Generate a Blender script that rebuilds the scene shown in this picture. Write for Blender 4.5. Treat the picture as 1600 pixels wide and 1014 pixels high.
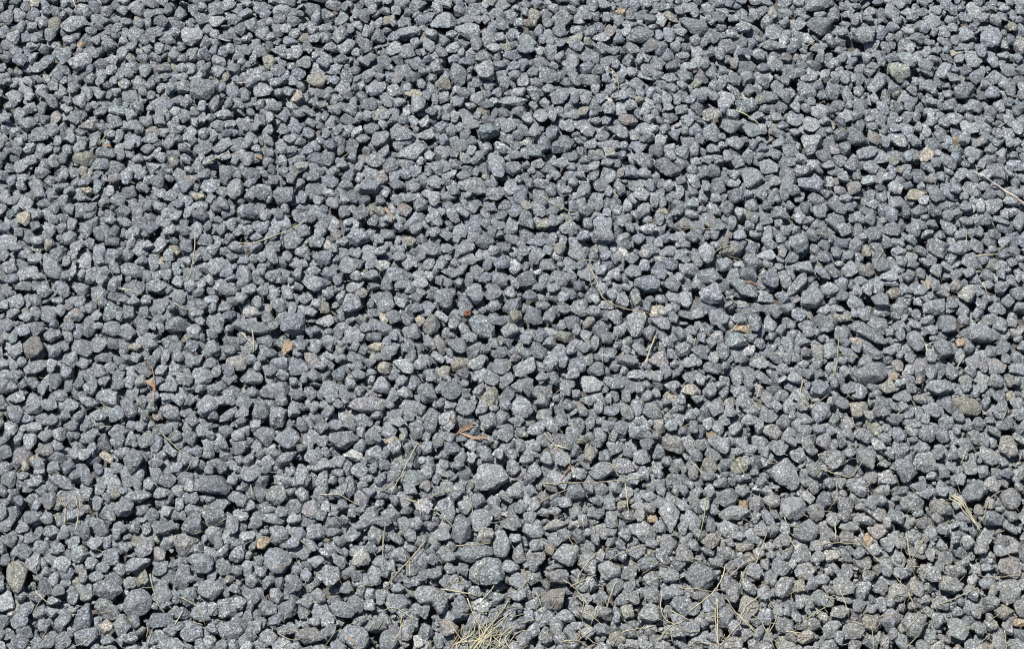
import bpy, math
import numpy as np
from mathutils import Vector

R = math.radians
rng = np.random.default_rng(11)
for o in list(bpy.data.objects):
    bpy.data.objects.remove(o)
sc = bpy.context.scene
C = sc.collection

# ------------------------------------------------------------------ camera
W, H = 1600, 1014                       # the photograph's pixels, used to place things
LEVEL = 0.020                           # height of the gravel's surface above the soil
CAM_H, TILT, HFOV = 1.74, 62.0, 31.0    # eye height above the gravel, degrees below level, lens
cam_d = bpy.data.cameras.new('camera')
cam_d.sensor_width = 36.0
cam_d.angle = R(HFOV)
cam_d.clip_start, cam_d.clip_end = 0.05, 2000.0
cam = bpy.data.objects.new('camera', cam_d)
C.objects.link(cam)
cam.location = (0, 0, LEVEL + CAM_H)
cam.rotation_euler = (R(90 - TILT), 0, 0)
sc.camera = cam

# ------------------------------------------------------------------ sky, sun, exposure
SUN_EL, SUN_AZ = 62.0, -42.0            # azimuth from +Y (away from the camera), minus = towards the left
world = bpy.data.worlds.new('World')
sc.world = world
world.use_nodes = True
wn = world.node_tree
sky = wn.nodes.new('ShaderNodeTexSky')
sky.sky_type = 'NISHITA'
sky.sun_disc = False
sky.sun_elevation = R(SUN_EL)
sky.sun_rotation = R(SUN_AZ)
wn.nodes['Background'].inputs['Strength'].default_value = 0.05
wn.links.new(sky.outputs['Color'], wn.nodes['Background'].inputs['Color'])
sun_d = bpy.data.lights.new('sun', 'SUN')
sun_d.energy = 5.0
sun_d.angle = R(0.53)
sun_d.color = (1.0, 0.965, 0.91)
sun = bpy.data.objects.new('sun', sun_d)
C.objects.link(sun)
to_sun = Vector((math.sin(R(SUN_AZ)) * math.cos(R(SUN_EL)), math.cos(R(SUN_AZ)) * math.cos(R(SUN_EL)), math.sin(R(SUN_EL))))
sun.rotation_euler = to_sun.to_track_quat('Z', 'Y').to_euler()
sun.location = to_sun * 5
sc.view_settings.view_transform = 'Standard'
sc.view_settings.look = 'None'
sc.view_settings.exposure = 0.52
sc.view_settings.gamma = 1.0
sc.render.film_transparent = False
sc.cycles.use_denoising = False
sc.cycles.max_bounces = 4
sc.cycles.diffuse_bounces = 3
sc.cycles.pixel_filter_type = 'BLACKMAN_HARRIS'
sc.cycles.filter_width = 1.2


def ground(px, py, z=LEVEL):
    """the point of the gravel surface that the photograph shows at a pixel"""
    t = math.tan(R(HFOV) / 2)
    u = (px - W / 2) / (W / 2) * t
    v = -(py - H / 2) / (W / 2) * t
    s, c = math.sin(R(TILT)), math.cos(R(TILT))
    d = np.array([u, c + v * s, -s + v * c])
    k = (LEVEL + CAM_H - z) / -d[2]
    return d[0] * k, d[1] * k


def mm_per_px(px, py):
    x0, y0 = ground(px - 1, py)
    x1, y1 = ground(px + 1, py)
    return (x1 - x0) / 2


# ------------------------------------------------------------------ materials
def new_mat(name):
    m = bpy.data.materials.new(name)
    m.use_nodes = True
    nt = m.node_tree
    return m, nt, nt.nodes['Principled BSDF']


def N(nt, kind, **kw):
    n = nt.nodes.new(kind)
    for k, v in kw.items():
        if k in n.inputs:
            n.inputs[k].default_value = v
        else:
            setattr(n, k, v)
    return n


def ramp(nt, src, stops):
    r = nt.nodes.new('ShaderNodeValToRGB')
    e = r.color_ramp.elements
    while len(e) < len(stops):
        e.new(0.5)
    for el, (p, c) in zip(e, stops):
        el.position = p
        el.color = (c, c, c, 1) if not isinstance(c, tuple) else (*c, 1)
    nt.links.new(src, r.inputs[0])
    return r.outputs['Color']


def mix(nt, kind, fac, a, b):
    m = nt.nodes.new('ShaderNodeMix')
    m.data_type = 'RGBA'
    m.blend_type = kind
    for sock, v in ((m.inputs['Factor'], fac), (m.inputs['A'], a), (m.inputs['B'], b)):
        if hasattr(v, 'links'):
            nt.links.new(v, sock)
        else:
            sock.default_value = v if not isinstance(v, tuple) else (*v, 1)
    return m.outputs['Result']


def stone_material():
    m, nt, bsdf = new_mat('crushed_rock')
    L = nt.links.new
    tc = N(nt, 'ShaderNodeTexCoord')
    off = N(nt, 'ShaderNodeAttribute', attribute_name='shift')
    add = N(nt, 'ShaderNodeVectorMath', operation='ADD')
    L(tc.outputs['Object'], add.inputs[0])
    L(off.outputs['Vector'], add.inputs[1])
    P = add.outputs[0]
    tint = N(nt, 'ShaderNodeAttribute', attribute_name='tint').outputs['Color']
    wear = N(nt, 'ShaderNodeAttribute', attribute_name='wear').outputs['Fac']
    # mineral grains
    v1 = N(nt, 'ShaderNodeTexVoronoi', Scale=820.0)
    L(P, v1.inputs['Vector'])
    sep = N(nt, 'ShaderNodeSeparateColor')
    L(v1.outputs['Color'], sep.inputs[0])
    grain = ramp(nt, sep.outputs[0], [(0.0, 0.36), (0.30, 0.70), (0.66, 1.04), (0.9, 1.45), (1.0, 2.3)])
    v2 = N(nt, 'ShaderNodeTexVoronoi', Scale=1500.0)
    L(P, v2.inputs['Vector'])
    sep2 = N(nt, 'ShaderNodeSeparateColor')
    L(v2.outputs['Color'], sep2.inputs[0])
    fine = ramp(nt, sep2.outputs[1], [(0.0, 0.55), (0.5, 0.95), (0.9, 1.25), (1.0, 2.0)])
    n1 = N(nt, 'ShaderNodeTexNoise', Scale=210.0, Detail=5.0, Roughness=0.75)
    L(P, n1.inputs['Vector'])
    cloud = ramp(nt, n1.outputs[0], [(0.30, 0.50), (0.5, 1.0), (0.70, 1.60)])
    sx = N(nt, 'ShaderNodeSeparateXYZ')
    L(off.outputs['Vector'], sx.inputs[0])
    wn_ = N(nt, 'ShaderNodeMapRange')
    wn_.inputs['From Min'].default_value, wn_.inputs['From Max'].default_value = 0.0, 40.0
    wn_.inputs['To Min'].default_value, wn_.inputs['To Max'].default_value = 0.55, 1.0
    L(sx.outputs[0], wn_.inputs['Value'])
    col = mix(nt, 'MULTIPLY', wn_.outputs[0], tint, grain)
    col = mix(nt, 'MULTIPLY', 1.0, col, fine)
    col = mix(nt, 'MULTIPLY', 0.9, col, cloud)
    # rusty and dusty patches on the stones that have them
    n2 = N(nt, 'ShaderNodeTexNoise', Scale=95.0, Detail=3.0)
    L(P, n2.inputs['Vector'])
    patch = ramp(nt, n2.outputs[0], [(0.47, 0.0), (0.62, 1.0)])
    w = N(nt, 'ShaderNodeMath', operation='MULTIPLY')
    L(patch, w.inputs[0])
    L(wear, w.inputs[1])
    col = mix(nt, 'MIX', w.outputs[0], col, (0.27, 0.185, 0.105))
    L(col, bsdf.inputs['Base Color'])
    bsdf.inputs['Roughness'].default_value = 0.78
    bsdf.inputs['Specular IOR Level'].default_value = 0.35
    n3 = N(nt, 'ShaderNodeTexNoise', Scale=420.0, Detail=4.0, Roughness=0.65)
    L(P, n3.inputs['Vector'])
    b = N(nt, 'ShaderNodeBump', Strength=1.0, Distance=0.0019)
    L(n3.outputs[0], b.inputs['Height'])
    L(b.outputs[0], bsdf.inputs['Normal'])
    return m


def soil_material():
    m, nt, bsdf = new_mat('dusty_soil')
    L = nt.links.new
    tc = N(nt, 'ShaderNodeTexCoord')
    n = N(nt, 'ShaderNodeTexNoise', Scale=120.0, Detail=8.0)
    L(tc.outputs['Object'], n.inputs['Vector'])
    v = N(nt, 'ShaderNodeTexVoronoi', Scale=75.0)
    L(tc.outputs['Object'], v.inputs['Vector'])
    c = ramp(nt, n.outputs[0], [(0.3, (0.045, 0.043, 0.042)), (0.7, (0.12, 0.11, 0.10))])
    L(c, bsdf.inputs['Base Color'])
    bsdf.inputs['Roughness'].default_value = 0.95
    b = N(nt, 'ShaderNodeBump', Strength=1.0, Distance=0.004)
    L(v.outputs['Distance'], b.inputs['Height'])
    L(b.outputs[0], bsdf.inputs['Normal'])
    return m


def fibre_material(name, dark, light, scale=260.0, rough=0.6, trans=0.15):
    m, nt, bsdf = new_mat(name)
    L = nt.links.new
    tc = N(nt, 'ShaderNodeTexCoord')
    n = N(nt, 'ShaderNodeTexNoise', Scale=scale, Detail=4.0)
    L(tc.outputs['Object'], n.inputs['Vector'])
    oi = N(nt, 'ShaderNodeObjectInfo')
    c = ramp(nt, n.outputs[0], [(0.3, dark), (0.7, light)])
    br = ramp(nt, oi.outputs['Random'], [(0.0, 0.62), (1.0, 1.12)])
    L(mix(nt, 'MULTIPLY', 1.0, c, br), bsdf.inputs['Base Color'])
    bsdf.inputs['Roughness'].default_value = rough
    b = N(nt, 'ShaderNodeBump', Strength=0.4, Distance=0.0004)
    L(n.outputs[0], b.inputs['Height'])
    L(b.outputs[0], bsdf.inputs['Normal'])
    return m


ROCK = stone_material()
SOIL = soil_material()
STRAW = fibre_material('dry_straw', (0.295, 0.262, 0.164), (0.525, 0.476, 0.344))
STRAW_GREEN = fibre_material('greenish_straw', (0.131, 0.156, 0.074), (0.295, 0.295, 0.164))
STRAW_RUST = fibre_material('rusty_straw', (0.230, 0.107, 0.041), (0.410, 0.246, 0.123))
LEAF = fibre_material('dry_brown_leaf', (0.139, 0.082, 0.049), (0.377, 0.254, 0.164))
HUSK = fibre_material('red_brown_husk', (0.05, 0.018, 0.01), (0.30, 0.12, 0.06), scale=500.0)
BARK = fibre_material('grey_bark', (0.246, 0.205, 0.172), (0.508, 0.443, 0.385))

# ------------------------------------------------------------------ the shape of one stone
def icosphere(sub):
    import bmesh
    bm = bmesh.new()
    bmesh.ops.create_icosphere(bm, subdivisions=sub, radius=1.0)
    v = np.array([x.co[:] for x in bm.verts])
    f = np.array([[y.index for y in x.verts] for x in bm.faces])
    bm.free()
    return v, f


ICO1 = icosphere(2)      # 42 vertices, 80 triangles
ICO2 = icosphere(3)      # 162 vertices, 320 triangles
CELL = 0.001             # the height map's grid


def rot_z(a):
    c, s = math.cos(a), math.sin(a)
    return np.array([[c, -s, 0], [s, c, 0], [0, 0, 1.0]])


def rot_axis(ax, a):
    ax = np.array(ax, float)
    ax /= np.linalg.norm(ax)
    K = np.array([[0, -ax[2], ax[1]], [ax[2], 0, -ax[0]], [-ax[1], ax[0], 0]])
    return np.eye(3) + math.sin(a) * K + (1 - math.cos(a)) * K @ K


def fib(n):
    k = np.arange(n) + 0.5
    ph = np.arccos(1 - 2 * k / n)
    th = math.pi * (1 + 5 ** 0.5) * k
    return np.stack([np.cos(th) * np.sin(ph), np.sin(th) * np.sin(ph), np.cos(ph)], 1)


class Stone:
    """broken rock: cut planes around an ellipsoid, edges worn, surface lumpy"""
    def __init__(self, axes, yaw, tilt, nplanes=None, p=None):
        axes = np.array(axes)
        n = nplanes or int(rng.integers(8, 13))
        nd = fib(n) @ rot_axis(rng.normal(size=3), rng.uniform(0, 6.28)).T + rng.normal(0, 0.30, (n, 3))
        nd = nd / axes
        nd /= np.linalg.norm(nd, axis=1)[:, None]
        d = np.linalg.norm(nd * axes, axis=1) * rng.uniform(0.70, 1.06, n)
        ax = rng.normal(size=3) * (1, 1, 0)
        for up in (1, -1):                # the broad faces it lies on
            t = np.array((rng.normal(0, 0.16), rng.normal(0, 0.16), up))
            t /= np.linalg.norm(t)
            nd = np.vstack([nd, t])
            d = np.append(d, np.linalg.norm(t * axes) * rng.uniform(0.66, 0.86))
        rot = rot_axis(ax, tilt) @ rot_z(yaw)
        self.axes, self.rot = axes, rot
        self.nd, self.d = nd, d
        self.p = p or rng.uniform(80, 240)
        self.lump = [(rng.normal(size=3) * rng.uniform(1.2, 3.6), rng.uniform(0, 6.28), rng.uniform(0.006, 0.026)) for _ in range(7)]
        self.fine = [(rng.normal(size=3) * rng.uniform(5, 9), rng.uniform(0, 6.28), rng.uniform(0.005, 0.013)) for _ in range(7)]
        self.size = 2 * axes[0]
        self.mesh = {}
        self.raster()

    def raster(self):
        n = self.nd @ self.rot.T
        d = self.d * 0.975
        r = int(math.ceil(self.axes.max() * 1.12 / CELL))
        g = np.arange(-r, r + 1) * CELL
        X, Y = np.meshgrid(g, g)
        top = np.full(X.shape, 1.0)
        bot = np.full(X.shape, -1.0)
        for (a, b, c), dd in zip(n, d):
            if c > 0.02:
                np.minimum(top, (dd - a * X - b * Y) / c, out=top)
            elif c < -0.02:
                np.maximum(bot, (dd - a * X - b * Y) / c, out=bot)
        ok = top > bot
        ys, xs = np.where(ok)
        y0, y1, x0, x1 = ys.min(), ys.max() + 1, xs.min(), xs.max() + 1
        self.ok = ok[y0:y1, x0:x1]
        self.top = np.where(self.ok, top[y0:y1, x0:x1], -9.0)
        self.bot = np.where(self.ok, bot[y0:y1, x0:x1], 9.0)
        self.oy, self.ox = y0 - r, x0 - r
        self.hi = self.top.max()
        self.n_cells = self.ok.sum()

    def verts(self, lod):
        if lod not in self.mesh:
            V, F = ICO2 if lod else ICO1
            u = V * self.axes
            u /= np.linalg.norm(u, axis=1)[:, None]
            t = np.clip(u @ self.nd.T / self.d, 1e-6, None)
            m = t.max(1)
            r = 1.0 / (m * ((t / m[:, None]) ** self.p).sum(1) ** (1 / self.p))
            r = np.minimum(r, 1.40 / np.linalg.norm(u / self.axes, axis=1))   # no long spikes
            k = np.ones(len(V))
            for w, ph, a in self.lump:
                k += a * np.sin(V @ w + ph)
            if lod:
                for w, ph, a in self.fine:
                    k += a * np.sin(V @ w + ph)
            self.mesh[lod] = (u * (r * k)[:, None]) @ self.rot.T
        return self.mesh[lod]


# ------------------------------------------------------------------ stones traced from the photograph: x, y, width, height (pixels), slope, tone
# tone: g grey, l light, d dark blue, w whitish, t tan, o orange brown, b brown, v olive, n greenish, p pinkish
TRACED = '''
25,25,33,18,0,g 115,37,36,24,0,g 83,35,24,27,0,v 150,27,30,20,0,n 300,57,31,32,0,l 167,72,21,27,0,g 123,100,36,27,0,l 474,63,20,24,0,v 123,73,15,12,0,o
343,122,15,13,0,t 182,175,37,16,15,n 133,253,29,27,0,v 241,205,30,20,0,b 137,198,30,20,0,p 465,150,20,20,0,t 135,297,20,13,0,t 170,243,28,21,0,g 372,298,30,33,0,l
443,307,31,30,0,g 497,127,24,24,0,v 50,167,20,20,0,l 317,143,40,30,0,g 423,167,28,15,0,n 38,194,27,23,0,g 230,193,21,20,0,g
878,32,37,27,-25,l 969,22,16,15,0,o 694,38,32,28,0,g 644,52,42,18,-10,g 734,55,43,22,10,g 759,115,32,34,0,l 716,117,28,37,0,g 687,129,30,17,0,v 826,68,32,22,25,g
819,82,27,18,10,d 844,97,34,22,0,g 1001,58,42,27,0,g 949,155,22,14,0,w 804,160,40,18,0,g 656,162,24,28,0,g 687,105,24,23,0,l 597,215,28,27,0,g 884,230,38,27,-20,g
831,233,30,24,40,g 851,233,20,33,0,d 774,262,44,22,80,g 796,263,24,24,0,g 737,293,42,27,0,l 774,303,32,24,0,g 1042,263,44,22,55,g 581,293,36,24,0,g 956,230,40,22,0,g
921,127,37,22,25,g 952,97,44,18,-25,g 897,147,42,20,0,n 766,208,37,26,0,g 647,233,42,24,0,g 644,148,26,14,0,t 801,90,36,17,0,d
1280,8,44,24,0,n 1281,38,36,27,0,g 1088,47,44,26,20,g 1352,60,42,27,0,g 1164,43,27,20,0,l 1204,20,14,22,0,b 1227,87,20,20,0,b 1212,73,31,18,25,n 1548,60,32,30,0,g
1592,73,24,27,0,b 1415,100,38,22,35,g 1402,115,30,30,0,v 1374,133,37,22,-65,g 1300,145,22,27,0,g 1322,150,18,31,0,g 1259,143,24,32,0,g 1492,182,37,20,0,g
1492,218,20,16,0,o 1235,178,16,14,0,p 1340,213,37,27,35,g 1269,223,30,33,0,l 1505,148,33,24,0,g 1334,293,24,27,0,b 1427,307,27,16,0,t 1517,243,30,30,0,g
1267,287,50,24,20,g 1114,267,27,20,35,g 1177,280,30,33,0,g 1140,197,27,23,0,n 1267,258,27,24,0,l 1497,83,24,14,0,t 1169,168,37,24,0,g 1434,273,30,30,0,d 1587,258,30,24,0,g 1300,190,13,16,0,t
85,425,44,24,35,g 130,455,32,23,0,g 207,421,40,24,0,g 243,451,37,22,0,g 183,465,40,17,0,d 248,480,31,22,-35,g 277,505,40,25,0,g 335,543,32,24,0,g 392,511,50,20,0,g
80,493,34,27,40,g 175,485,28,24,0,n 370,563,40,24,0,b 447,538,18,21,0,o 490,448,40,26,0,g 463,508,48,30,0,d 440,571,30,26,0,g 395,593,32,24,0,n 330,631,31,31,0,g
408,641,24,36,0,n 435,650,33,32,0,l 52,545,34,30,0,b 182,400,28,27,0,g 155,390,20,30,0,g 390,490,27,15,0,w 357,450,30,20,0,l 502,405,30,22,0,d 510,385,17,16,0,w
268,385,14,17,0,t 235,396,27,17,0,n 37,486,15,20,0,p 122,393,14,14,0,t 233,528,30,20,0,g 268,535,34,20,-30,g 177,516,35,20,0,g 300,518,24,27,0,g 38,633,28,17,0,d
103,635,33,27,0,g 170,618,40,30,0,g 433,605,42,26,0,g
562,366,36,28,0,g 677,388,40,26,0,g 759,380,30,24,0,d 887,360,25,23,0,l 942,373,36,26,0,g 857,415,31,20,15,l 602,418,22,18,0,w 622,431,43,22,0,g 747,423,27,27,0,l
822,436,30,22,0,g 801,473,38,24,-35,g 737,463,30,26,0,g 754,508,50,28,38,g 806,491,20,21,0,v 796,520,30,25,0,l 781,501,27,18,-10,d 994,505,36,36,0,l 1007,440,40,23,0,d
934,508,26,26,0,d 672,508,27,30,0,n 642,513,30,26,0,l 582,631,56,30,-8,g 596,603,28,25,0,g 664,615,33,30,0,g 569,655,33,23,0,g 727,645,30,30,0,g 764,618,27,28,0,v
814,641,40,36,0,g 822,573,38,22,-30,l 716,568,30,22,-20,v 854,568,26,30,0,g 951,595,34,20,0,g 934,578,30,25,0,g 981,563,37,18,0,g 857,646,28,24,0,l 1031,561,27,28,0,l
1022,484,22,22,0,t 589,545,30,17,0,t 602,576,20,20,0,t 1027,663,24,27,0,b 894,571,36,26,0,d 676,653,22,30,0,g 1012,525,21,25,0,g 694,468,32,30,0,g 684,541,22,27,0,b 547,475,30,30,0,g
1354,521,62,26,35,g 1464,605,40,28,20,n 1509,635,38,36,0,v 1510,463,25,27,0,w 1400,456,22,18,0,t 1494,455,17,24,0,b 1477,461,22,14,0,b 1450,438,17,20,0,t 1360,585,50,30,0,g
1267,471,37,36,0,g 1115,461,40,30,-20,g 1105,396,25,31,0,l 1140,390,33,14,-10,v 1244,388,27,28,0,g 1469,391,36,27,0,l 1259,413,26,21,0,g 1295,451,25,21,0,l 1252,445,44,18,-45,g
1175,426,30,24,0,d 1107,431,35,24,-10,n 1207,435,30,25,0,g 1377,475,26,26,0,g 1462,481,42,26,-20,g 1482,503,33,27,0,g 1527,521,50,32,0,g 1472,546,36,33,0,g 1430,536,26,37,0,g
1150,535,30,24,0,n 1157,516,22,15,0,o 1315,493,27,17,0,v 1340,535,20,17,0,t 1394,588,15,13,0,o 1500,536,17,12,0,o 1400,568,18,20,0,p 1282,605,32,26,0,d 1337,608,25,26,0,g
1385,605,30,20,0,v 1344,638,28,22,0,v 1284,648,30,33,0,g 1234,631,24,27,0,l 1184,608,20,17,0,w 1110,671,15,13,0,o 1079,608,23,20,0,t 1350,421,30,17,0,b 1297,551,27,25,0,l
1587,515,26,18,0,p 1580,615,20,20,0,t 1350,671,28,14,0,b 1164,451,50,20,25,n
32,899,35,46,0,v 163,924,46,26,0,g 128,966,31,40,0,d 327,919,38,33,0,l 137,998,46,27,0,d 192,973,25,33,0,l 218,939,36,36,0,g 212,879,40,25,-25,g 335,806,30,30,0,n
305,823,30,36,0,g 55,808,36,24,0,d 192,794,33,27,0,g 208,719,25,31,0,g 97,751,40,20,20,g 213,773,38,20,0,g 222,846,28,19,-10,v 57,714,18,13,0,t 36,726,13,16,0,t
330,759,43,33,0,d 360,819,22,36,0,g 255,828,36,24,0,g 120,869,25,27,0,n 248,966,34,23,0,d 305,989,36,30,0,g 287,896,38,24,-60,g 320,876,36,30,0,g 117,926,20,28,0,g
20,949,30,25,0,b 367,866,30,26,0,g 113,903,20,18,0,v 168,981,22,22,0,t 363,983,40,26,0,g 93,786,18,20,0,v
450,691,43,33,0,g 538,691,38,30,0,g 503,748,26,33,0,l 470,748,30,36,0,g 430,776,32,28,0,n 428,806,35,18,0,n 412,848,21,20,0,o 623,716,18,20,0,v 765,748,46,44,0,l
738,866,54,28,5,g 763,893,52,36,-20,n 718,833,30,38,0,d 562,873,30,22,-15,w 535,953,42,22,0,d 550,996,34,34,0,g 448,951,33,27,0,g 590,976,28,28,0,n 637,983,25,30,0,g
608,998,30,30,0,g 613,803,30,20,0,g 522,813,30,22,0,g 492,829,28,25,0,g 440,831,30,24,0,g 517,833,28,15,0,g 433,876,35,30,0,g 518,894,28,33,0,g 720,949,25,36,0,d
663,923,34,30,0,l 685,939,24,30,0,g 783,849,27,34,0,n 650,743,40,28,0,n 587,708,28,25,-30,g 443,716,38,18,-35,g 758,839,26,22,0,w 650,1004,18,20,0,w 700,983,24,26,0,p
480,993,42,28,0,b 503,729,30,20,20,l 537,733,20,24,0,g 613,688,22,16,0,t 733,753,20,24,0,b 623,873,30,22,0,g
1053,691,37,30,0,b 905,768,30,27,0,g 1047,803,28,42,0,l 1097,901,50,40,0,d 885,873,36,34,0,l 1015,961,37,31,0,n 1135,966,25,36,0,d 950,896,28,34,0,l 925,886,26,34,0,l
1018,926,32,28,0,g 1007,834,25,32,0,l 1013,878,30,23,0,g 1070,871,28,32,0,l 967,996,30,24,0,v 833,734,24,28,0,n 918,708,18,30,0,b 940,738,30,24,0,d 1005,714,27,22,0,g
1112,728,26,20,0,b 1133,776,32,28,-30,g 1162,781,19,17,0,o 1147,799,40,22,0,g 1108,841,28,20,-40,b 1160,848,32,18,0,b 1168,871,22,20,0,b 1138,868,32,26,0,g 832,828,30,28,0,g
808,866,22,30,0,g 863,818,32,14,0,b 863,939,42,30,-40,g 942,961,28,17,0,g 943,979,34,22,0,g 1093,929,34,18,0,n 1090,996,36,28,0,g 840,983,20,25,0,g 867,906,36,22,0,d
970,786,20,23,0,v 933,806,27,20,0,g 1018,809,18,16,0,o 917,964,20,24,0,b
1228,743,48,42,0,l 1302,719,38,35,0,l 1357,716,36,42,0,g 1342,758,30,28,0,g 1385,743,28,26,0,l 1417,781,42,36,0,g 1417,736,30,32,0,d 1448,723,36,33,0,g 1543,711,35,25,25,l
1577,779,35,30,0,d 1528,766,38,26,-25,g 1557,809,34,26,0,d 1430,836,25,24,0,n 1373,829,30,20,0,p 1323,838,28,23,0,b 1253,833,42,34,0,g 1252,866,30,27,0,g 1258,891,32,26,0,l
1295,863,28,19,0,w 1345,924,28,28,0,l 1402,923,40,26,0,g 1387,966,30,34,0,g 1427,976,38,34,0,g 1497,978,34,26,0,n 1495,888,40,22,0,g 1570,883,37,34,0,b 1458,903,30,24,40,l
1490,913,29,30,0,g 1360,976,24,30,0,v 1318,956,30,20,0,l 1268,979,40,20,0,d 1262,999,28,22,0,t 1295,1003,28,24,0,g 1333,988,36,26,0,g 1528,883,25,22,0,l 1503,866,19,22,0,d
1580,923,38,36,0,g 1550,944,24,25,0,n 1573,958,36,20,0,v 1587,971,24,12,0,o 1245,914,28,22,0,t 1347,786,20,15,0,p 1357,844,18,20,0,o 1322,818,16,13,0,o 1555,786,20,20,0,b
1577,698,34,26,0,b 1210,786,28,26,0,b 1243,799,34,34,0,g 1267,799,24,27,0,g 1263,716,26,20,0,d 1287,783,28,25,0,d 1470,796,32,27,0,b
'''
TONES = {  # base colours of the rock itself
    'g': (0.178, 0.195, 0.212), 'l': (0.218, 0.232, 0.244), 'd': (0.146, 0.163, 0.184), 'w': (0.325, 0.328, 0.315), 't': (0.262, 0.250, 0.216),
    'o': (0.268, 0.217, 0.160), 'b': (0.188, 0.191, 0.189), 'v': (0.200, 0.207, 0.184), 'n': (0.172, 0.194, 0.201), 'p': (0.197, 0.199, 0.204)}
WEAR = {'t': 0.16, 'o': 0.35, 'b': 0.12, 'v': 0.12, 'p': 0.25, 'w': 0.08}


def dusty(px, py):
    """how much pale dust and litter lies there: more towards the lower right"""
    a = np.clip((px - 350) / 900, 0, 1) * 0.55 + 0.15
    return float(np.clip(a * np.clip((py - 380) / 620, 0, 1), 0, 1))


# ------------------------------------------------------------------ pour the gravel: every stone drops onto the height of those below it
X0, X1, Y0, Y1 = -0.66, 0.66, 0.50, 1.43
NX, NY = int(round((X1 - X0) / CELL)), int(round((Y1 - Y0) / CELL))
HM = np.zeros((NY, NX))                   # height of the heap; wraps round so that the patch can be laid side by side
ID = np.full((NY, NX), -1, int)
stones = []                               # (Stone, x, y, z, tone, traced index or None)


def window(st, cy, cx):
    r = (cy + st.oy + np.arange(st.ok.shape[0])) % NY
    c = (cx + st.ox + np.arange(st.ok.shape[1])) % NX
    return np.ix_(r, c)


def rest(st, cy, cx):
    h = HM[window(st, cy, cx)]
    gap = h - st.bot
    return gap.max(), h


def settle(st, cy, cx, z, tone, traced=None, sink=0.0007):
    z -= sink
    w = window(st, cy, cx)
    t = st.top + z
    h = HM[w]
    up = t > h
    h[up] = t[up]
    HM[w] = h
    i = ID[w]
    i[up] = len(stones)
    ID[w] = i
    stones.append((st, X0 + (cx + 0.5) * CELL, Y0 + (cy + 0.5) * CELL, z, tone, traced))


def variant(size):
    a = size / 2
    b = a * rng.uniform(0.68, 0.98)
    c = b * (rng.uniform(0.62, 0.98) if rng.random() < 0.88 else rng.uniform(0.34, 0.5))
    return Stone((a, b, c), rng.uniform(0, 6.28), abs(rng.normal(0, 0.30 if rng.random() < 0.8 else 0.7)))


POOL = [variant(s) for s in np.clip(rng.lognormal(math.log(0.0170), 0.19, 700), 0.0117, 0.0255)]
POOL.sort(key=lambda s: -s.size)
SMALL = [variant(s) for s in rng.uniform(0.0085, 0.0135, 160)]
CHIPS = [variant(s) for s in rng.uniform(0.0040, 0.0085, 90)]


def tone_at():
    r = rng.random()
    for t, p in (('g', .57), ('l', .19), ('d', .15), ('n', .06), ('v', .012), ('b', .012), ('p', .003), ('t', .002), ('w', .002)):
        if r < p:
            return t
        r -= p
    return 'g'


# underlying layer
for k in range(9500):
    st = POOL[int(rng.integers(len(POOL)))]
    cy, cx = rng.integers(0, NY, 10), rng.integers(0, NX, 10)
    order = np.argsort(HM[cy, cx])[:3]
    best = None
    for j in order:
        z, _ = rest(st, cy[j], cx[j])
        if best is None or z < best[0]:
            best = (z, cy[j], cx[j])
    if best[0] + st.hi < 0.0185:
        settle(st, best[1], best[2], best[0], tone_at(), sink=0.0022)
# traced stones, the largest first
traced, lost = [], []
for tok in TRACED.split():
    x, y, w, h, a, t = tok.split(',')
    traced.append((float(x), float(y), float(w), float(h), float(a), t))
traced.sort(key=lambda q: -q[2] * q[3])
for ti, (px, py, w, h, a, t) in enumerate(traced):
    s = mm_per_px(px, py)
    rx, ry = w * s * 0.49, h * s * 0.52
    yaw = -R(a)
    if ry > rx:
        rx, ry, yaw = ry, rx, yaw + math.pi / 2
    best = None
    for k in range(5):
        st = Stone((rx, ry, min(ry, 0.0105) * rng.uniform(0.62, 0.88)), yaw + rng.normal(0, 0.10), abs(rng.normal(0, 0.16)))
        gx, gy = ground(px, py, LEVEL - 0.004)
        for _ in range(4):
            cx = int((gx - X0) / CELL + rng.normal(0, 1.5))
            cy = int((gy - Y0) / CELL + rng.normal(0, 1.5))
            z, _h = rest(st, cy, cx)
            if best is None or z + st.hi < best[0]:
                best = (z + st.hi, st, cy, cx, z)
    if best[0] > LEVEL + 0.016:
        lost.append((px, py, round((best[0] - LEVEL) * 1000)))
        continue                          # would lie on top of another traced stone
    settle(best[1], best[2], best[3], best[4], t, traced=ti, sink=0.0012)
TRACED_AT = np.isin(ID, [k for k, q in enumerate(stones) if q[5] is not None])   # they stay in sight: little may lie on them
wave = sum(a * np.sin(np.arange(NY)[:, None] * 2 * math.pi * fy / NY + np.arange(NX)[None] * 2 * math.pi * fx / NX + p)
           for fx, fy, p, a in ((1, 2, .3, .0020), (3, -1, 1.9, .0018), (2, 3, 4.0, .0018), (5, 4, 2.2, .0014), (7, -6, 0.8, .0010)))
CAP = float(np.median([q[3] + q[0].hi for q in stones if q[5] is not None])) - 0.0005 + 0.7 * wave
print('level of the heap', CAP.mean())


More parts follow.
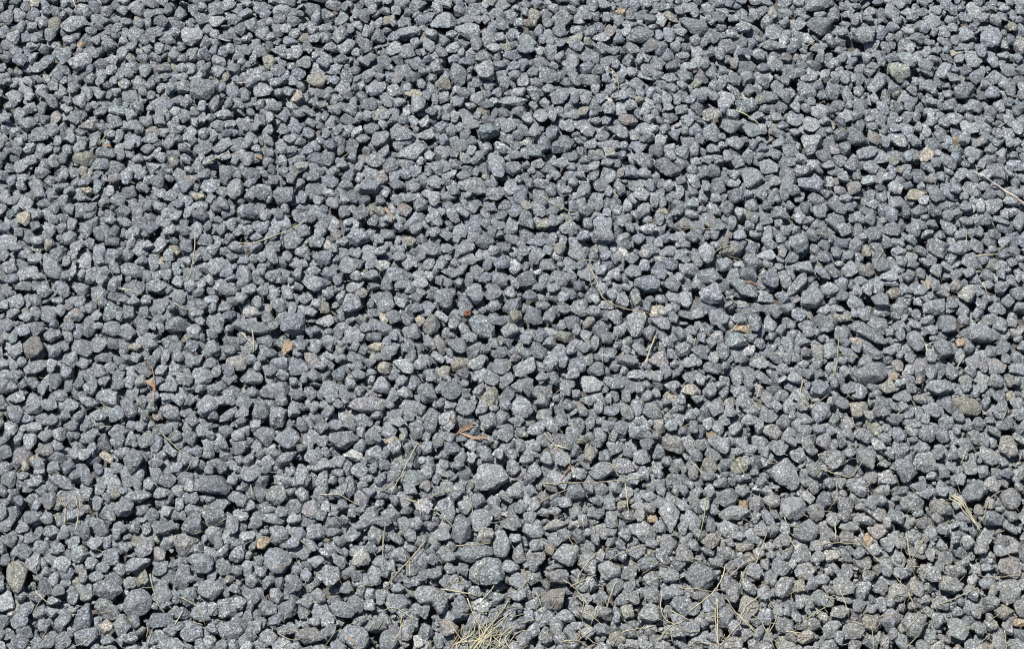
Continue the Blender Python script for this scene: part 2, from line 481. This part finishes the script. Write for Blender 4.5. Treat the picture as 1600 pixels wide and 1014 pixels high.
def fill(pool, tries, cap_add, keep=5, draw=26, best_of=2, dust=False):
    n = 0
    for k in range(tries):
        if dust:
            while True:
                px, py = rng.uniform(0, W), rng.uniform(0, H)
                if rng.random() < dusty(px, py) * 1.4 + 0.06:
                    break
            gx, gy = ground(px, py)
        sts = [pool[int(rng.integers(len(pool)))] for _ in range(best_of)]
        cy, cx = rng.integers(0, NY, draw), rng.integers(0, NX, draw)
        if dust:
            cy = ((gy - Y0) / CELL + rng.normal(0, 22, draw)).astype(int) % NY
            cx = ((gx - X0) / CELL + rng.normal(0, 22, draw)).astype(int) % NX
        order = np.argsort(HM[cy, cx] - CAP[cy, cx])[:keep]
        best = None
        for st in sts:
            for j in order:
                if (TRACED_AT[window(st, cy[j], cx[j])] & st.ok).sum() > 0.26 * st.n_cells:
                    continue
                z, h = rest(st, cy[j], cx[j])
                sc_ = z + 0.6 * st.hi - CAP[cy[j], cx[j]] - 0.12 * st.size
                if z + st.hi < CAP[cy[j], cx[j]] + cap_add and (best is None or sc_ < best[0]):
                    best = (sc_, st, cy[j], cx[j], z)
        if best:
            settle(best[1], best[2], best[3], best[4], tone_at())
            n += 1
    return n


counts = [fill(POOL[:220], 2400, -0.001), fill(POOL[:470], 5200, 0.000), fill(POOL, 7000, 0.001), fill(POOL[280:], 7500, 0.0025),
          fill(SMALL, 1700, 0.0), fill(CHIPS, 300, -0.006), fill(CHIPS, 1700, -0.005, dust=True)]
print('gravel poured', len(stones), counts, 'mean level', HM.mean(), 'traced', len(traced), 'lost', len(lost))

area = np.bincount(ID[ID >= 0], minlength=len(stones))
is_traced = [s[5] is not None for s in stones]
CO = np.array([[s[1], s[2], s[3]] for s in stones])


def to_pixel(x, y, z):
    s, c = math.sin(R(TILT)), math.cos(R(TILT))
    dz = z - LEVEL - CAM_H
    depth = y * c - dz * s
    up = y * s + dz * c
    t = math.tan(R(HFOV) / 2)
    return W / 2 + x / depth / t * W / 2, H / 2 - up / depth / t * W / 2


def look(i):
    """colour, wear and texture shift of stone i"""
    st, x, y, z, tone, tr = stones[i]
    px, py = to_pixel(x, y, z)
    r = np.random.default_rng(i + 1000)
    base = np.array(TONES[tone]) * r.uniform(0.80, 1.22) * (1 + r.normal(0, 0.010, 3))
    dust = dusty(px, py) * r.uniform(0.2, 1.0)
    base = base * (1 - 0.6 * dust) + np.array((0.245, 0.228, 0.190)) * 0.6 * dust
    wear = WEAR.get(tone, 0.0) if tone in WEAR else (r.uniform(0.05, 0.28) if r.random() < 0.05 + 0.25 * dust else 0.0)
    return base, wear, r.uniform(0, 40, 3)


def mesh_from(name, items, world=True):
    """items: (stone index, lod)"""
    V, F, T, Wr, S = [], [], [], [], []
    k = 0
    for i, lod in items:
        v = stones[i][0].verts(lod)
        if world:
            v = v + CO[i]
        f = (ICO2 if lod else ICO1)[1]
        V.append(v)
        F.append(f + k)
        k += len(v)
        b, w, s = look(i)
        T.append(np.broadcast_to(np.append(b, 1.0), (len(v), 4)))
        Wr.append(np.full(len(v), w))
        S.append(np.broadcast_to(s, (len(v), 3)))
    V, F = np.concatenate(V), np.concatenate(F)
    me = bpy.data.meshes.new(name)
    me.vertices.add(len(V))
    me.vertices.foreach_set('co', V.astype(np.float32).ravel())
    me.loops.add(F.size)
    me.loops.foreach_set('vertex_index', F.astype(np.int32).ravel())
    me.polygons.add(len(F))
    me.polygons.foreach_set('loop_start', np.arange(0, F.size, 3, dtype=np.int32))
    me.polygons.foreach_set('use_smooth', np.ones(len(F), bool))
    a = me.attributes.new('tint', 'FLOAT_COLOR', 'POINT')
    a.data.foreach_set('color', np.concatenate(T).astype(np.float32).ravel())
    a = me.attributes.new('wear', 'FLOAT', 'POINT')
    a.data.foreach_set('value', np.concatenate(Wr).astype(np.float32))
    a = me.attributes.new('shift', 'FLOAT_VECTOR', 'POINT')
    a.data.foreach_set('vector', np.concatenate(S).astype(np.float32).ravel())
    me.update(calc_edges=True)
    me.set_sharp_from_angle(angle=R(17))
    me.materials.append(ROCK)
    return me


def tag(o, label=None, cat=None, group=None, kind=None):
    for k, v in (('label', label), ('category', cat), ('group', group), ('kind', kind)):
        if v:
            o[k] = v
    return o


# ------------------------------------------------------------------ the soil under the gravel, out to the horizon
me = bpy.data.meshes.new('ground')
g = 600.0
me.from_pydata([(-g, -g, 0), (g, -g, 0), (g, g, 0), (-g, g, 0)], [], [(0, 1, 2, 3)])
me.materials.append(SOIL)
gr = bpy.data.objects.new('ground', me)
C.objects.link(gr)
tag(gr, 'dark dusty soil sheet underneath the gravel', 'ground', kind='structure')

# ------------------------------------------------------------------ things one can find again, for the labels
LANDMARKS = [
    ('the curled brown leaf', 738, 676), ('the red-brown bud husk', 731, 493), ('the thick pale stick', 1560, 296), ('the dry grass tuft', 765, 985),
    ('the two forked straws', 108, 798), ('the row of tan stones', 1480, 455), ('the slanting slab stone', 1354, 521), ('the biggest rounded stone', 1228, 743),
    ('the dark leaf sliver', 607, 335), ('the rusty leaf scrap', 235, 602), ('the long bent straw', 960, 470), ('the flat straw bundle', 1510, 800),
    ('the whitish stone chip', 949, 155), ('the small orange stone', 969, 22), ('the rust-stained stone', 1492, 218), ('the crossed straw star', 63, 931),
    ('the olive wedge stone', 133, 253), ('the gently arched straw', 427, 365), ('the small orange pebble', 123, 73), ('the wide whitish stone', 562, 873),
    ('the scattered straw patch', 1120, 940), ('the white-patched stone', 390, 490)]


def near(px, py):
    d = sorted(((px - x) ** 2 + (py - y) ** 2, n) for n, x, y in LANDMARKS)
    return ('beside ' if d[0][0] < 60 ** 2 else 'near ' if d[0][0] < 150 ** 2 else 'away from ') + d[0][1]


SPECIAL = {(949, 155): 'small whitish angular stone chip among grey gravel', (969, 22): 'small orange tan stone standing out at the heap of grey gravel',
           (1492, 218): 'orange brown rust-stained stone between plain grey stones', (123, 73): 'small pale orange pebble wedged between grey stones',
           (133, 253): 'olive green wedge-shaped stone with a dark hollow beside it', (562, 873): 'wide whitish stone with smooth pale top among grey stones',
           (390, 490): 'grey stone with a white quartz patch on top', (1354, 521): 'longest slanting grey slab stone in the gravel',
           (1228, 743): 'biggest rounded pale grey stone in the gravel', (582, 631): 'long wide grey boulder-like stone lying level in the gravel'}
COLOUR = {'g': 'blue-grey', 'l': 'pale', 'd': 'slate-grey', 'w': 'whitish', 't': 'tan', 'o': 'orange-brown', 'b': 'brownish', 'v': 'olive', 'n': 'greenish', 'p': 'pinkish'}
# ------------------------------------------------------------------ the 300 stones that show largest, each a thing of its own
cand = []
for i, s in enumerate(stones):
    px, py = to_pixel(s[1], s[2], s[3])
    if 4 < px < W - 4 and 4 < py < H - 4 and area[i] > 40:
        colourful = s[4] in 'wtov' and s[5] is not None
        cand.append((area[i] + (400 if colourful else 0), i, px, py))
cand.sort(reverse=True)
single = {}
for a, i, px, py in cand[:300]:
    single[i] = (px, py)


def shape_of(i):
    e = stones[i][0].axes[1] / stones[i][0].axes[0]
    return 'elongated' if e < 0.66 else 'chunky' if e > 0.88 else 'angular'


def neighbour(px, py, but=None):
    return min((q for q in single if q != but), key=lambda q: (single[q][0] - px) ** 2 + (single[q][1] - py) ** 2)


used = {}
for i, (px, py) in single.items():
    st, x, y, z, tone, tr = stones[i]
    o = bpy.data.objects.new('gravel_stone', mesh_from('gravel_stone', [(i, 1)], world=False))
    o.location = CO[i]
    C.objects.link(o)
    size = 'large ' if st.size > 0.0275 else '' if st.size > 0.0205 else 'small '
    k = neighbour(px, py, i)
    lab = f'{size}{shape_of(i)} {COLOUR[tone]} stone {near(px, py)}, touching {COLOUR[stones[k][4]]} {shape_of(k)} one'
    if tr is not None and traced[tr][:2] in SPECIAL:
        lab = SPECIAL[traced[tr][:2]]
    tag(o, lab, 'stone', 'larger stones in the gravel')

# ------------------------------------------------------------------ the other stones: gravel nobody could count
mid = []
low = []
for i, s in enumerate(stones):
    deep = s[3] + s[0].hi < LEVEL - 0.013
    if area[i] == 0 and deep:
        continue
    if i not in single:
        mid.append((i, 1 if area[i] > 100 else 0))
    if area[i] > 45:
        low.append((i, 0))
gv = bpy.data.objects.new('gravel', mesh_from('gravel', mid))
C.objects.link(gv)
tag(gv, 'dense bed of crushed blue-grey rock gravel covering the ground', 'gravel', kind='stuff')
low_mesh = mesh_from('gravel_beyond', low)
for ix in (-1, 0, 1):
    for iy in (-1, 0, 1):
        if ix or iy:
            o = bpy.data.objects.new('gravel', low_mesh)
            o.location = (ix * NX * CELL, iy * NY * CELL, 0)
            C.objects.link(o)
            tag(o, 'more of the same crushed grey gravel bed, going on around', 'gravel', 'gravel bed going on around', kind='stuff')
print('kept', len(mid), len(low), 'triangles', sum(320 if l else 80 for _, l in mid) + 80 * len(low) + 320 * len(single))


# ------------------------------------------------------------------ dry grass and leaves lying on the stones
def surface(x, y, r=1):
    cx, cy = int((x - X0) / CELL), int((y - Y0) / CELL)
    h = HM[np.ix_(np.arange(cy - r, cy + r + 1) % NY, np.arange(cx - r, cx + r + 1) % NX)]
    return h.max()


def spline(pts, n):
    P = np.array(pts, float)
    if len(P) == 2:
        P = np.array([P[0], P.mean(0), P[1]])
    P = np.vstack([2 * P[0] - P[1], P, 2 * P[-1] - P[-2]])
    out = []
    m = len(P) - 3
    for t in np.linspace(0, m - 1e-6, n):
        k = int(t)
        f = t - k
        a, b, c, d = P[k:k + 4]
        out.append(0.5 * (2 * b + (c - a) * f + (2 * a - 5 * b + 4 * c - d) * f * f + (3 * b - a - 3 * c + d) * f ** 3))
    return np.array(out)


def drape(pix, lift=0.0006, rise=0.0, n=None):
    """a stem traced in the photograph, laid over the stones it touches"""
    L = sum(math.dist(pix[k], pix[k + 1]) for k in range(len(pix) - 1))
    n = n or max(7, int(L / 5))
    q = spline(pix, n)
    q[1:-1] += rng.normal(0, 0.35, (n - 2, 2))
    xy = np.array([ground(x, y) for x, y in q])
    z = np.array([surface(x, y) for x, y in xy]) + lift
    s = z.copy()
    for _ in range(5):                    # a stem is stiff: it bridges the gaps
        s[1:-1] = np.maximum(z[1:-1], (s[:-2] + s[2:]) / 2)
    for _ in range(2):
        s[1:-1] = 0.5 * s[1:-1] + 0.25 * (s[:-2] + s[2:])
    s = np.maximum(s, z)
    s[-1] = min(s[-1], s[-2] + 0.002) + rise
    s[0] = min(s[0], s[1] + 0.002)
    return np.column_stack([xy, s])


def tube(P, r0, r1, flat=0.55, sides=6):
    """tapered, slightly flattened stem along points P"""
    n = len(P)
    T = np.gradient(P, axis=0)
    T /= np.linalg.norm(T, axis=1)[:, None] + 1e-12
    side = np.cross(T, (0, 0, 1.0))
    side /= np.linalg.norm(side, axis=1)[:, None] + 1e-9
    up = np.cross(side, T)
    V, F = [], []
    for k in range(n):
        f = k / (n - 1)
        r = r0 + (r1 - r0) * f
        for j in range(sides):
            a = 2 * math.pi * j / sides + 0.5 * f
            V.append(P[k] + side[k] * math.cos(a) * r + up[k] * math.sin(a) * r * flat)
    for k in range(n - 1):
        for j in range(sides):
            a, b = k * sides + j, k * sides + (j + 1) % sides
            F.append((a, b, b + sides, a + sides))
    F.append(tuple(range(sides))[::-1])
    F.append(tuple(range((n - 1) * sides, n * sides)))
    return V, F


def make(name, V, F, m, origin, parent=None, smooth=True):
    me = bpy.data.meshes.new(name)
    me.from_pydata([tuple(np.array(v) - origin) for v in V], [], F)
    me.polygons.foreach_set('use_smooth', [smooth] * len(F))
    me.materials.append(m)
    o = bpy.data.objects.new(name, me)
    C.objects.link(o)
    if parent is None:
        o.location = origin
    else:
        o.parent = parent
    return o


def stem(lines, label=None, m=STRAW, width=1.5, group='dry grass stems on the gravel', name='dry_grass_stem', cat='grass stem', rise=0.0):
    """lines[0] is the stem, the others branch off it"""
    first = lines[0]
    s = mm_per_px(*first[len(first) // 2])
    P = drape(first, rise=rise)
    org = P[0].copy()
    r = width * s * 0.5
    V, F = tube(P, r * 1.05, r * 0.6)
    o = make(name, V, F, m, org)
    for b in lines[1:]:
        V, F = tube(drape(b), r * 0.75, r * 0.4)
        make('branch', V, F, m, org, parent=o)
    if label is None:
        L = sum(math.dist(first[k], first[k + 1]) for k in range(len(first) - 1))
        chord = math.dist(first[0], first[-1])
        bend = 'forked' if len(lines) > 1 else 'bent' if L > chord * 1.05 else 'curved' if L > chord * 1.012 else 'straight'
        size = 'long' if L > 70 else 'short' if L < 32 else 'medium-length'
        col = 'greenish' if m is STRAW_GREEN else 'rusty' if m is STRAW_RUST else 'straw-coloured'
        mx, my = np.mean(np.array(first), 0)
        label = f'{size} {bend} {col} stem {near(mx, my)}'
        k = neighbour(mx, my)
        label += f', crossing near a {COLOUR[stones[k][4]]} {shape_of(k)} stone'
        if cat == 'grass blade':
            thick = 'hair-thin' if width < 1.45 else 'broad' if width > 1.85 else 'narrow'
            label = f'{size} {bend} {col} {thick} blade of the dense dry grass tuft'
    tag(o, label, cat, group)
    return o


def pl(s):
    return [tuple(float(v) for v in q.split(',')) for q in s.split()]


STEMS = '''
155,225 163,213 171,200|320,257 340,246 360,235|113,-4 117,8|185,130 192,140|370,127 387,133|127,280 150,267
534,240 550,235 564,223|844,303 870,322 904,333|817,333 828,326 840,323|954,110 964,123 966,147|660,217 671,230|719,230 722,250
1150,173 1180,188 1190,207|1114,180 1117,213|1305,213 1324,200|1405,213 1407,223|1197,297 1212,283|1260,70 1274,60|1560,200 1575,190
372,380 410,375 447,361 480,343|305,366 302,405 293,435|185,451 207,455 222,461|272,473 287,483 310,481|148,476 163,463|377,521 397,541|394,515 397,541 395,551
210,616 230,648 252,675|155,666 175,660|218,600 240,593|1006,490 1011,508|911,408 932,405|1017,576 1024,588|921,433 926,448|756,620 761,641|941,541 942,568|1019,631 1044,651|911,530 917,538|794,501 797,508
1067,353 1104,356 1129,357|1100,345 1117,353|1120,391 1132,384 1147,381|1369,410 1380,391|1137,458 1150,471 1177,473|1145,515 1155,501|1120,546 1120,565|1254,595 1250,621 1264,638|1260,640 1276,630 1294,615|1400,646 1429,628
1310,521 1309,555 1305,588|1312,551 1344,558|1297,571 1309,591|1524,400 1560,398|1560,393 1580,375|1497,571 1510,551|1537,551 1534,575|1509,361 1512,388|1197,555 1224,551|1530,435 1544,458|1087,525 1085,538|1567,655 1574,638
253,676 283,703|290,731 302,718 317,708|232,888 238,916 247,943 257,956|280,931 310,949 320,976|328,961 342,944|230,1010 238,981|163,906 168,896|200,963 207,974|390,751 395,773|283,1006 294,1013|273,976 285,953
657,686 633,733 617,763 612,773|545,748 537,776|500,773 533,776 563,791|593,769 617,758|630,778 652,786 672,790|670,778 695,770 720,764|602,819 598,853 598,879|599,826 597,850|665,844 640,873 617,899 600,916|470,843 487,858|713,853 747,851 767,849
507,1009 533,978|433,986 453,998 470,999|437,1011 453,1001|627,959 625,986 613,1009|677,796 693,809 710,826|653,779 658,806|797,929 780,959 760,983 743,1012|800,956 785,964 770,976|772,913 753,939 750,963|690,921 727,926 747,931|730,933 740,959|706,916 730,931|640,876 640,903
850,676 867,696 887,719 903,751|868,696 892,704|840,716 852,703 867,697|847,756 903,755 940,751 1000,747|843,784 865,772 888,764|952,723 963,739|977,753 980,776 983,803|962,806 968,829|1102,779 1100,809 1090,846|1080,719 1100,743|1153,726 1167,746
1133,883 1127,906 1110,929 1077,956|1063,916 1090,921 1117,926|1133,933 1150,959 1187,993|1147,956 1165,975 1183,993|1120,936 1122,969 1120,1009|1117,950 1119,985 1123,1012|903,978 920,996 943,1009|932,863 907,893 900,915|880,906 903,923 923,953|903,856 904,876|1033,923 1035,959 1060,979|1027,999 1047,979 1077,963|937,939 923,976|1167,886 1153,916|1158,893 1163,916|887,836 900,849|910,809 912,826|927,819 930,836|837,923 850,953|808,923 827,903|837,853 847,836
1282,734 1307,741 1330,743 1347,723|1305,816 1305,846|1273,853 1300,848 1340,849|1338,841 1367,869 1397,896 1420,924|1420,924 1433,951|1447,836 1433,859 1418,886|1417,829 1423,873|1547,779 1533,816|1550,773 1570,763|1470,943 1500,931 1528,919|1308,753 1308,783|1473,899 1473,923|1255,933 1262,953|1260,966 1287,949 1303,944|1570,983 1575,1011|1377,1009 1390,993|1418,1009 1432,994|1355,754 1363,763|1502,723 1510,703|1260,766 1272,754|1225,809 1232,823|1228,986 1250,989
'''
for row in STEMS.strip().split('\n'):
    for s in row.split('|'):
        p = pl(s)
        m = STRAW_GREEN if rng.random() < 0.10 else STRAW
        stem([p], m=m, width=rng.uniform(1.2, 2.0))
stem([pl('922,413 931,438 944,468 977,481 1007,491 1031,493')], 'longest straw-coloured grass stem, bent in a wide hook over pale stones', width=1.9)
stem([pl('100,816 101,803 102,791'), pl('102,791 97,781 93,773'), pl('102,791 109,780 115,771')], 'pale straw stem with two-pronged fork standing beside a twin fork', width=1.9)
stem([pl('117,828 120,810 122,793'), pl('122,793 118,780 116,770'), pl('122,793 127,782 131,778'), pl('122,790 125,776 128,773')], 'pale straw stem with three-pronged fork beside a two-pronged one', width=1.9)
stem([pl('55,918 60,928 77,943'), pl('60,928 48,928'), pl('67,934 77,918')], 'small straw with crossing side stalks, like a star on dark stones', width=1.6)
stem([pl('1487,773 1510,796 1533,829')], 'thick flat straw in a bundle of three on grey stones', width=2.6)
stem([pl('1490,771 1514,796 1530,826')], 'thick flat straw in a bundle of three on grey stones', width=2.2)
stem([pl('1484,776 1505,797 1527,820')], 'thick flat straw in a bundle of three on grey stones', width=1.8)
for s in ('1027,525 1017,545 1007,568', '1024,527 1015,548 1010,566'):
    stem([pl(s)], 'tan papery straw of a pair near the long bent straw', width=2.0)
for s in ('238,575 242,598 240,635', '228,567 238,577'):
    stem([pl(s)], m=STRAW_RUST, width=1.6)
for s in ('890,726 884,741 876,752', '1106,520 1112,530', '908,984 902,1000', '709,1000 700,1014', '546,995 556,1010'):
    stem([pl(s)], m=STRAW_RUST, width=2.0)
for s in ('634,884 650,872 662,858', '590,983 600,968', '575,985 583,975', '612,900 618,890', '1273,745 1284,735'):
    stem([pl(s)], m=STRAW_GREEN, width=1.4)

# the tuft of dry grass: blades fanning up out of one spot and over the stones
fan = []
for k in range(38):
    bx, by = 752 + rng.normal(0, 30), 1012 + rng.uniform(-14, 16)
    L, a = rng.uniform(22, 66), rng.normal(0.50, 0.62)
    ex, ey = bx + math.sin(a) * L, by - math.cos(a) * L
    mx, my = (bx + ex) / 2 + rng.normal(0, 7), (by + ey) / 2 + rng.normal(0, 5)
    fan.append([(bx, by), (mx, my), (ex, ey)])
fan += [pl('728,1016 752,990 775,962 797,930'), pl('770,1016 790,1000 800,985'), pl('752,1016 785,985 793,955'), pl('755,955 800,948 822,951')]
for p in fan:
    r = rng.random()
    stem([p], m=STRAW_GREEN if r < 0.22 else STRAW_RUST if r > 0.93 else STRAW, width=rng.uniform(1.1, 2.2),
         group='blades of the dry grass tuft', name='grass_blade', cat='grass blade', rise=rng.uniform(0, 0.006))

# more loose stems strewn over the dusty part
for k in range(44):
    px, py = rng.normal(1060, 190), H - 6 - abs(rng.normal(0, 75))
    a, L = rng.uniform(0, 6.28), rng.uniform(22, 70)
    q = [(px, py), (px + L * 0.5 * math.cos(a) + rng.normal(0, 4), py + L * 0.4 * math.sin(a) + rng.normal(0, 4)), (px + L * math.cos(a), py + L * 0.8 * math.sin(a))]
    stem([q], m=STRAW_GREEN if rng.random() < 0.25 else STRAW, width=rng.uniform(1.0, 1.8))

# fine bits of straw between the stones, too many to count
V, F = [], []
for k in range(1200):
    px, py = rng.uniform(0, W), H - abs(rng.normal(0, 260))
    if py < 0 or rng.random() > 0.25 + dusty(px, py):
        continue
    a, L = rng.uniform(0, 6.28), rng.uniform(6, 22)
    P = drape([(px, py), (px + L * math.cos(a), py + L * math.sin(a) * 0.8)], n=6)
    v, f = tube(P, 0.00032, 0.00018, sides=4)
    F += [tuple(q + len(V) for q in t) for t in f]
    V += v
o = make('straw_litter', V, F, STRAW, np.zeros(3))
tag(o, 'tiny broken bits of straw strewn thinly between the stones', 'straw litter', kind='stuff')


def strip(P, width, curl, thick=0.00025):
    """a shred of leaf: a curled ribbon with thickness along points P"""
    n = len(P)
    T = np.gradient(P, axis=0)
    T /= np.linalg.norm(T, axis=1)[:, None] + 1e-12
    side = np.cross(T, (0, 0, 1.0))
    side /= np.linalg.norm(side, axis=1)[:, None] + 1e-9
    V, F = [], []
    cols = 5
    for layer in (0, 1):
        for k in range(n):
            f = k / (n - 1)
            w = width * (math.sin(math.pi * min(1, 0.12 + 0.86 * f)) ** 0.7) * (1 + 0.2 * math.sin(9 * f + width * 9000))
            for j in range(cols):
                u = j / (cols - 1) * 2 - 1
                V.append(P[k] + side[k] * u * w / 2 * (1 - 0.25 * curl * abs(u)) + np.array((0, 0, curl * w * 0.35 * u * u + 0.0006 * math.sin(7 * f + 3 * u) + layer * thick)))
    m = n * cols
    for layer in (0, 1):
        for k in range(n - 1):
            for j in range(cols - 1):
                a = layer * m + k * cols + j
                q = (a, a + 1, a + 1 + cols, a + cols)
                F.append(q if layer else q[::-1])
    edge = [j for j in range(cols)] + [k * cols + cols - 1 for k in range(1, n)] + [(n - 1) * cols + j for j in range(cols - 2, -1, -1)] + [k * cols for k in range(n - 2, 0, -1)]
    for a, b in zip(edge, edge[1:] + edge[:1]):
        F.append((a, b, b + m, a + m))
    return V, F


def leaf(name, label, lines, m, cat='leaf'):
    first = None
    for pix, w, curl in lines:
        P = drape(pix, lift=0.0012, n=9)
        if first is None:
            first = bpy.data.objects.new(name, None)
            first.empty_display_size = 0.01
            org = P[0].copy()
            first.location = org
            C.objects.link(first)
            tag(first, label, cat)
        V, F = strip(P, w * mm_per_px(*pix[0]), curl)
        make('shred', V, F, m, org, parent=first)
    return first


leaf('curled_leaf', 'curled torn brown leaf with a rolled end lying on grey stones',
     [(pl('718,677 732,682 747,687 756,686 770,695'), 5.0, 0.7), (pl('713,679 722,670 738,664 744,667'), 4.5, 0.9), (pl('715,678 730,671 742,668'), 3.5, 0.4),
      (pl('702,654 709,660 717,668'), 3.0, 0.5), (pl('750,688 756,680 760,684'), 3.0, 0.8)], LEAF)
leaf('leaf_sliver', 'narrow dark brown sliver of dry leaf stuck upright between stones', [(pl('601,318 607,334 613,350'), 5.0, 0.6)], LEAF)
leaf('leaf_scrap', 'small rusty scrap of leaf caught under thin straws', [(pl('228,596 236,600 243,608'), 9.0, 0.4), (pl('238,603 243,612'), 5.0, 0.3)], LEAF)
leaf('leaf_scrap', 'pale tan scrap of dry leaf between dark grey stones', [(pl('160,224 167,228 175,231'), 7.0, 0.3)], LEAF)
leaf('leaf_scrap', 'tiny brown leaf crumb beside crossing straw stems', [(pl('882,742 888,735 891,728'), 4.5, 0.6)], LEAF)
leaf('leaf_scrap', 'thin reddish leaf strip lying along the top of a greenish stone', [(pl('1163,443 1174,443 1184,447'), 4.0, 0.2)], LEAF)
leaf('leaf_scrap', 'small brown leaf piece by a dark hollow in the gravel', [(pl('399,244 405,246 409,250'), 6.0, 0.6)], LEAF)
# the husk: a few overlapping scales
gx, gy = ground(731, 494)
org = np.array((gx, gy, surface(gx, gy, 3)))
husk = bpy.data.objects.new('bud_husk', None)
husk.location = org
husk.empty_display_size = 0.01
C.objects.link(husk)
tag(husk, 'small crumbled red-brown bud husk sitting on a grey stone', 'bud husk')
for k in range(8):
    a = k * 0.785 + rng.normal(0, 0.25)
    P = np.array([org + (math.cos(a) * r, math.sin(a) * r, h) for r, h in ((0.0002, 0.0015), (0.0018, 0.0032), (0.0036, 0.0026 + 0.001 * (k % 2)), (0.0046, 0.0006))])
    V, F = strip(spline(P, 8), 0.0032, 0.8)
    make('scale', V, F, HUSK, org, parent=husk)
# the stick
P = drape(pl('1520,272 1545,286 1565,297 1580,308 1610,326'), lift=0.0012)
V, F = tube(P, 0.0006, 0.0015, flat=0.95, sides=8)
st_ = make('stick', V, F, BARK, P[0].copy())
tag(st_, 'thick pale grey twig, thicker at one end, lying over stones', 'stick')
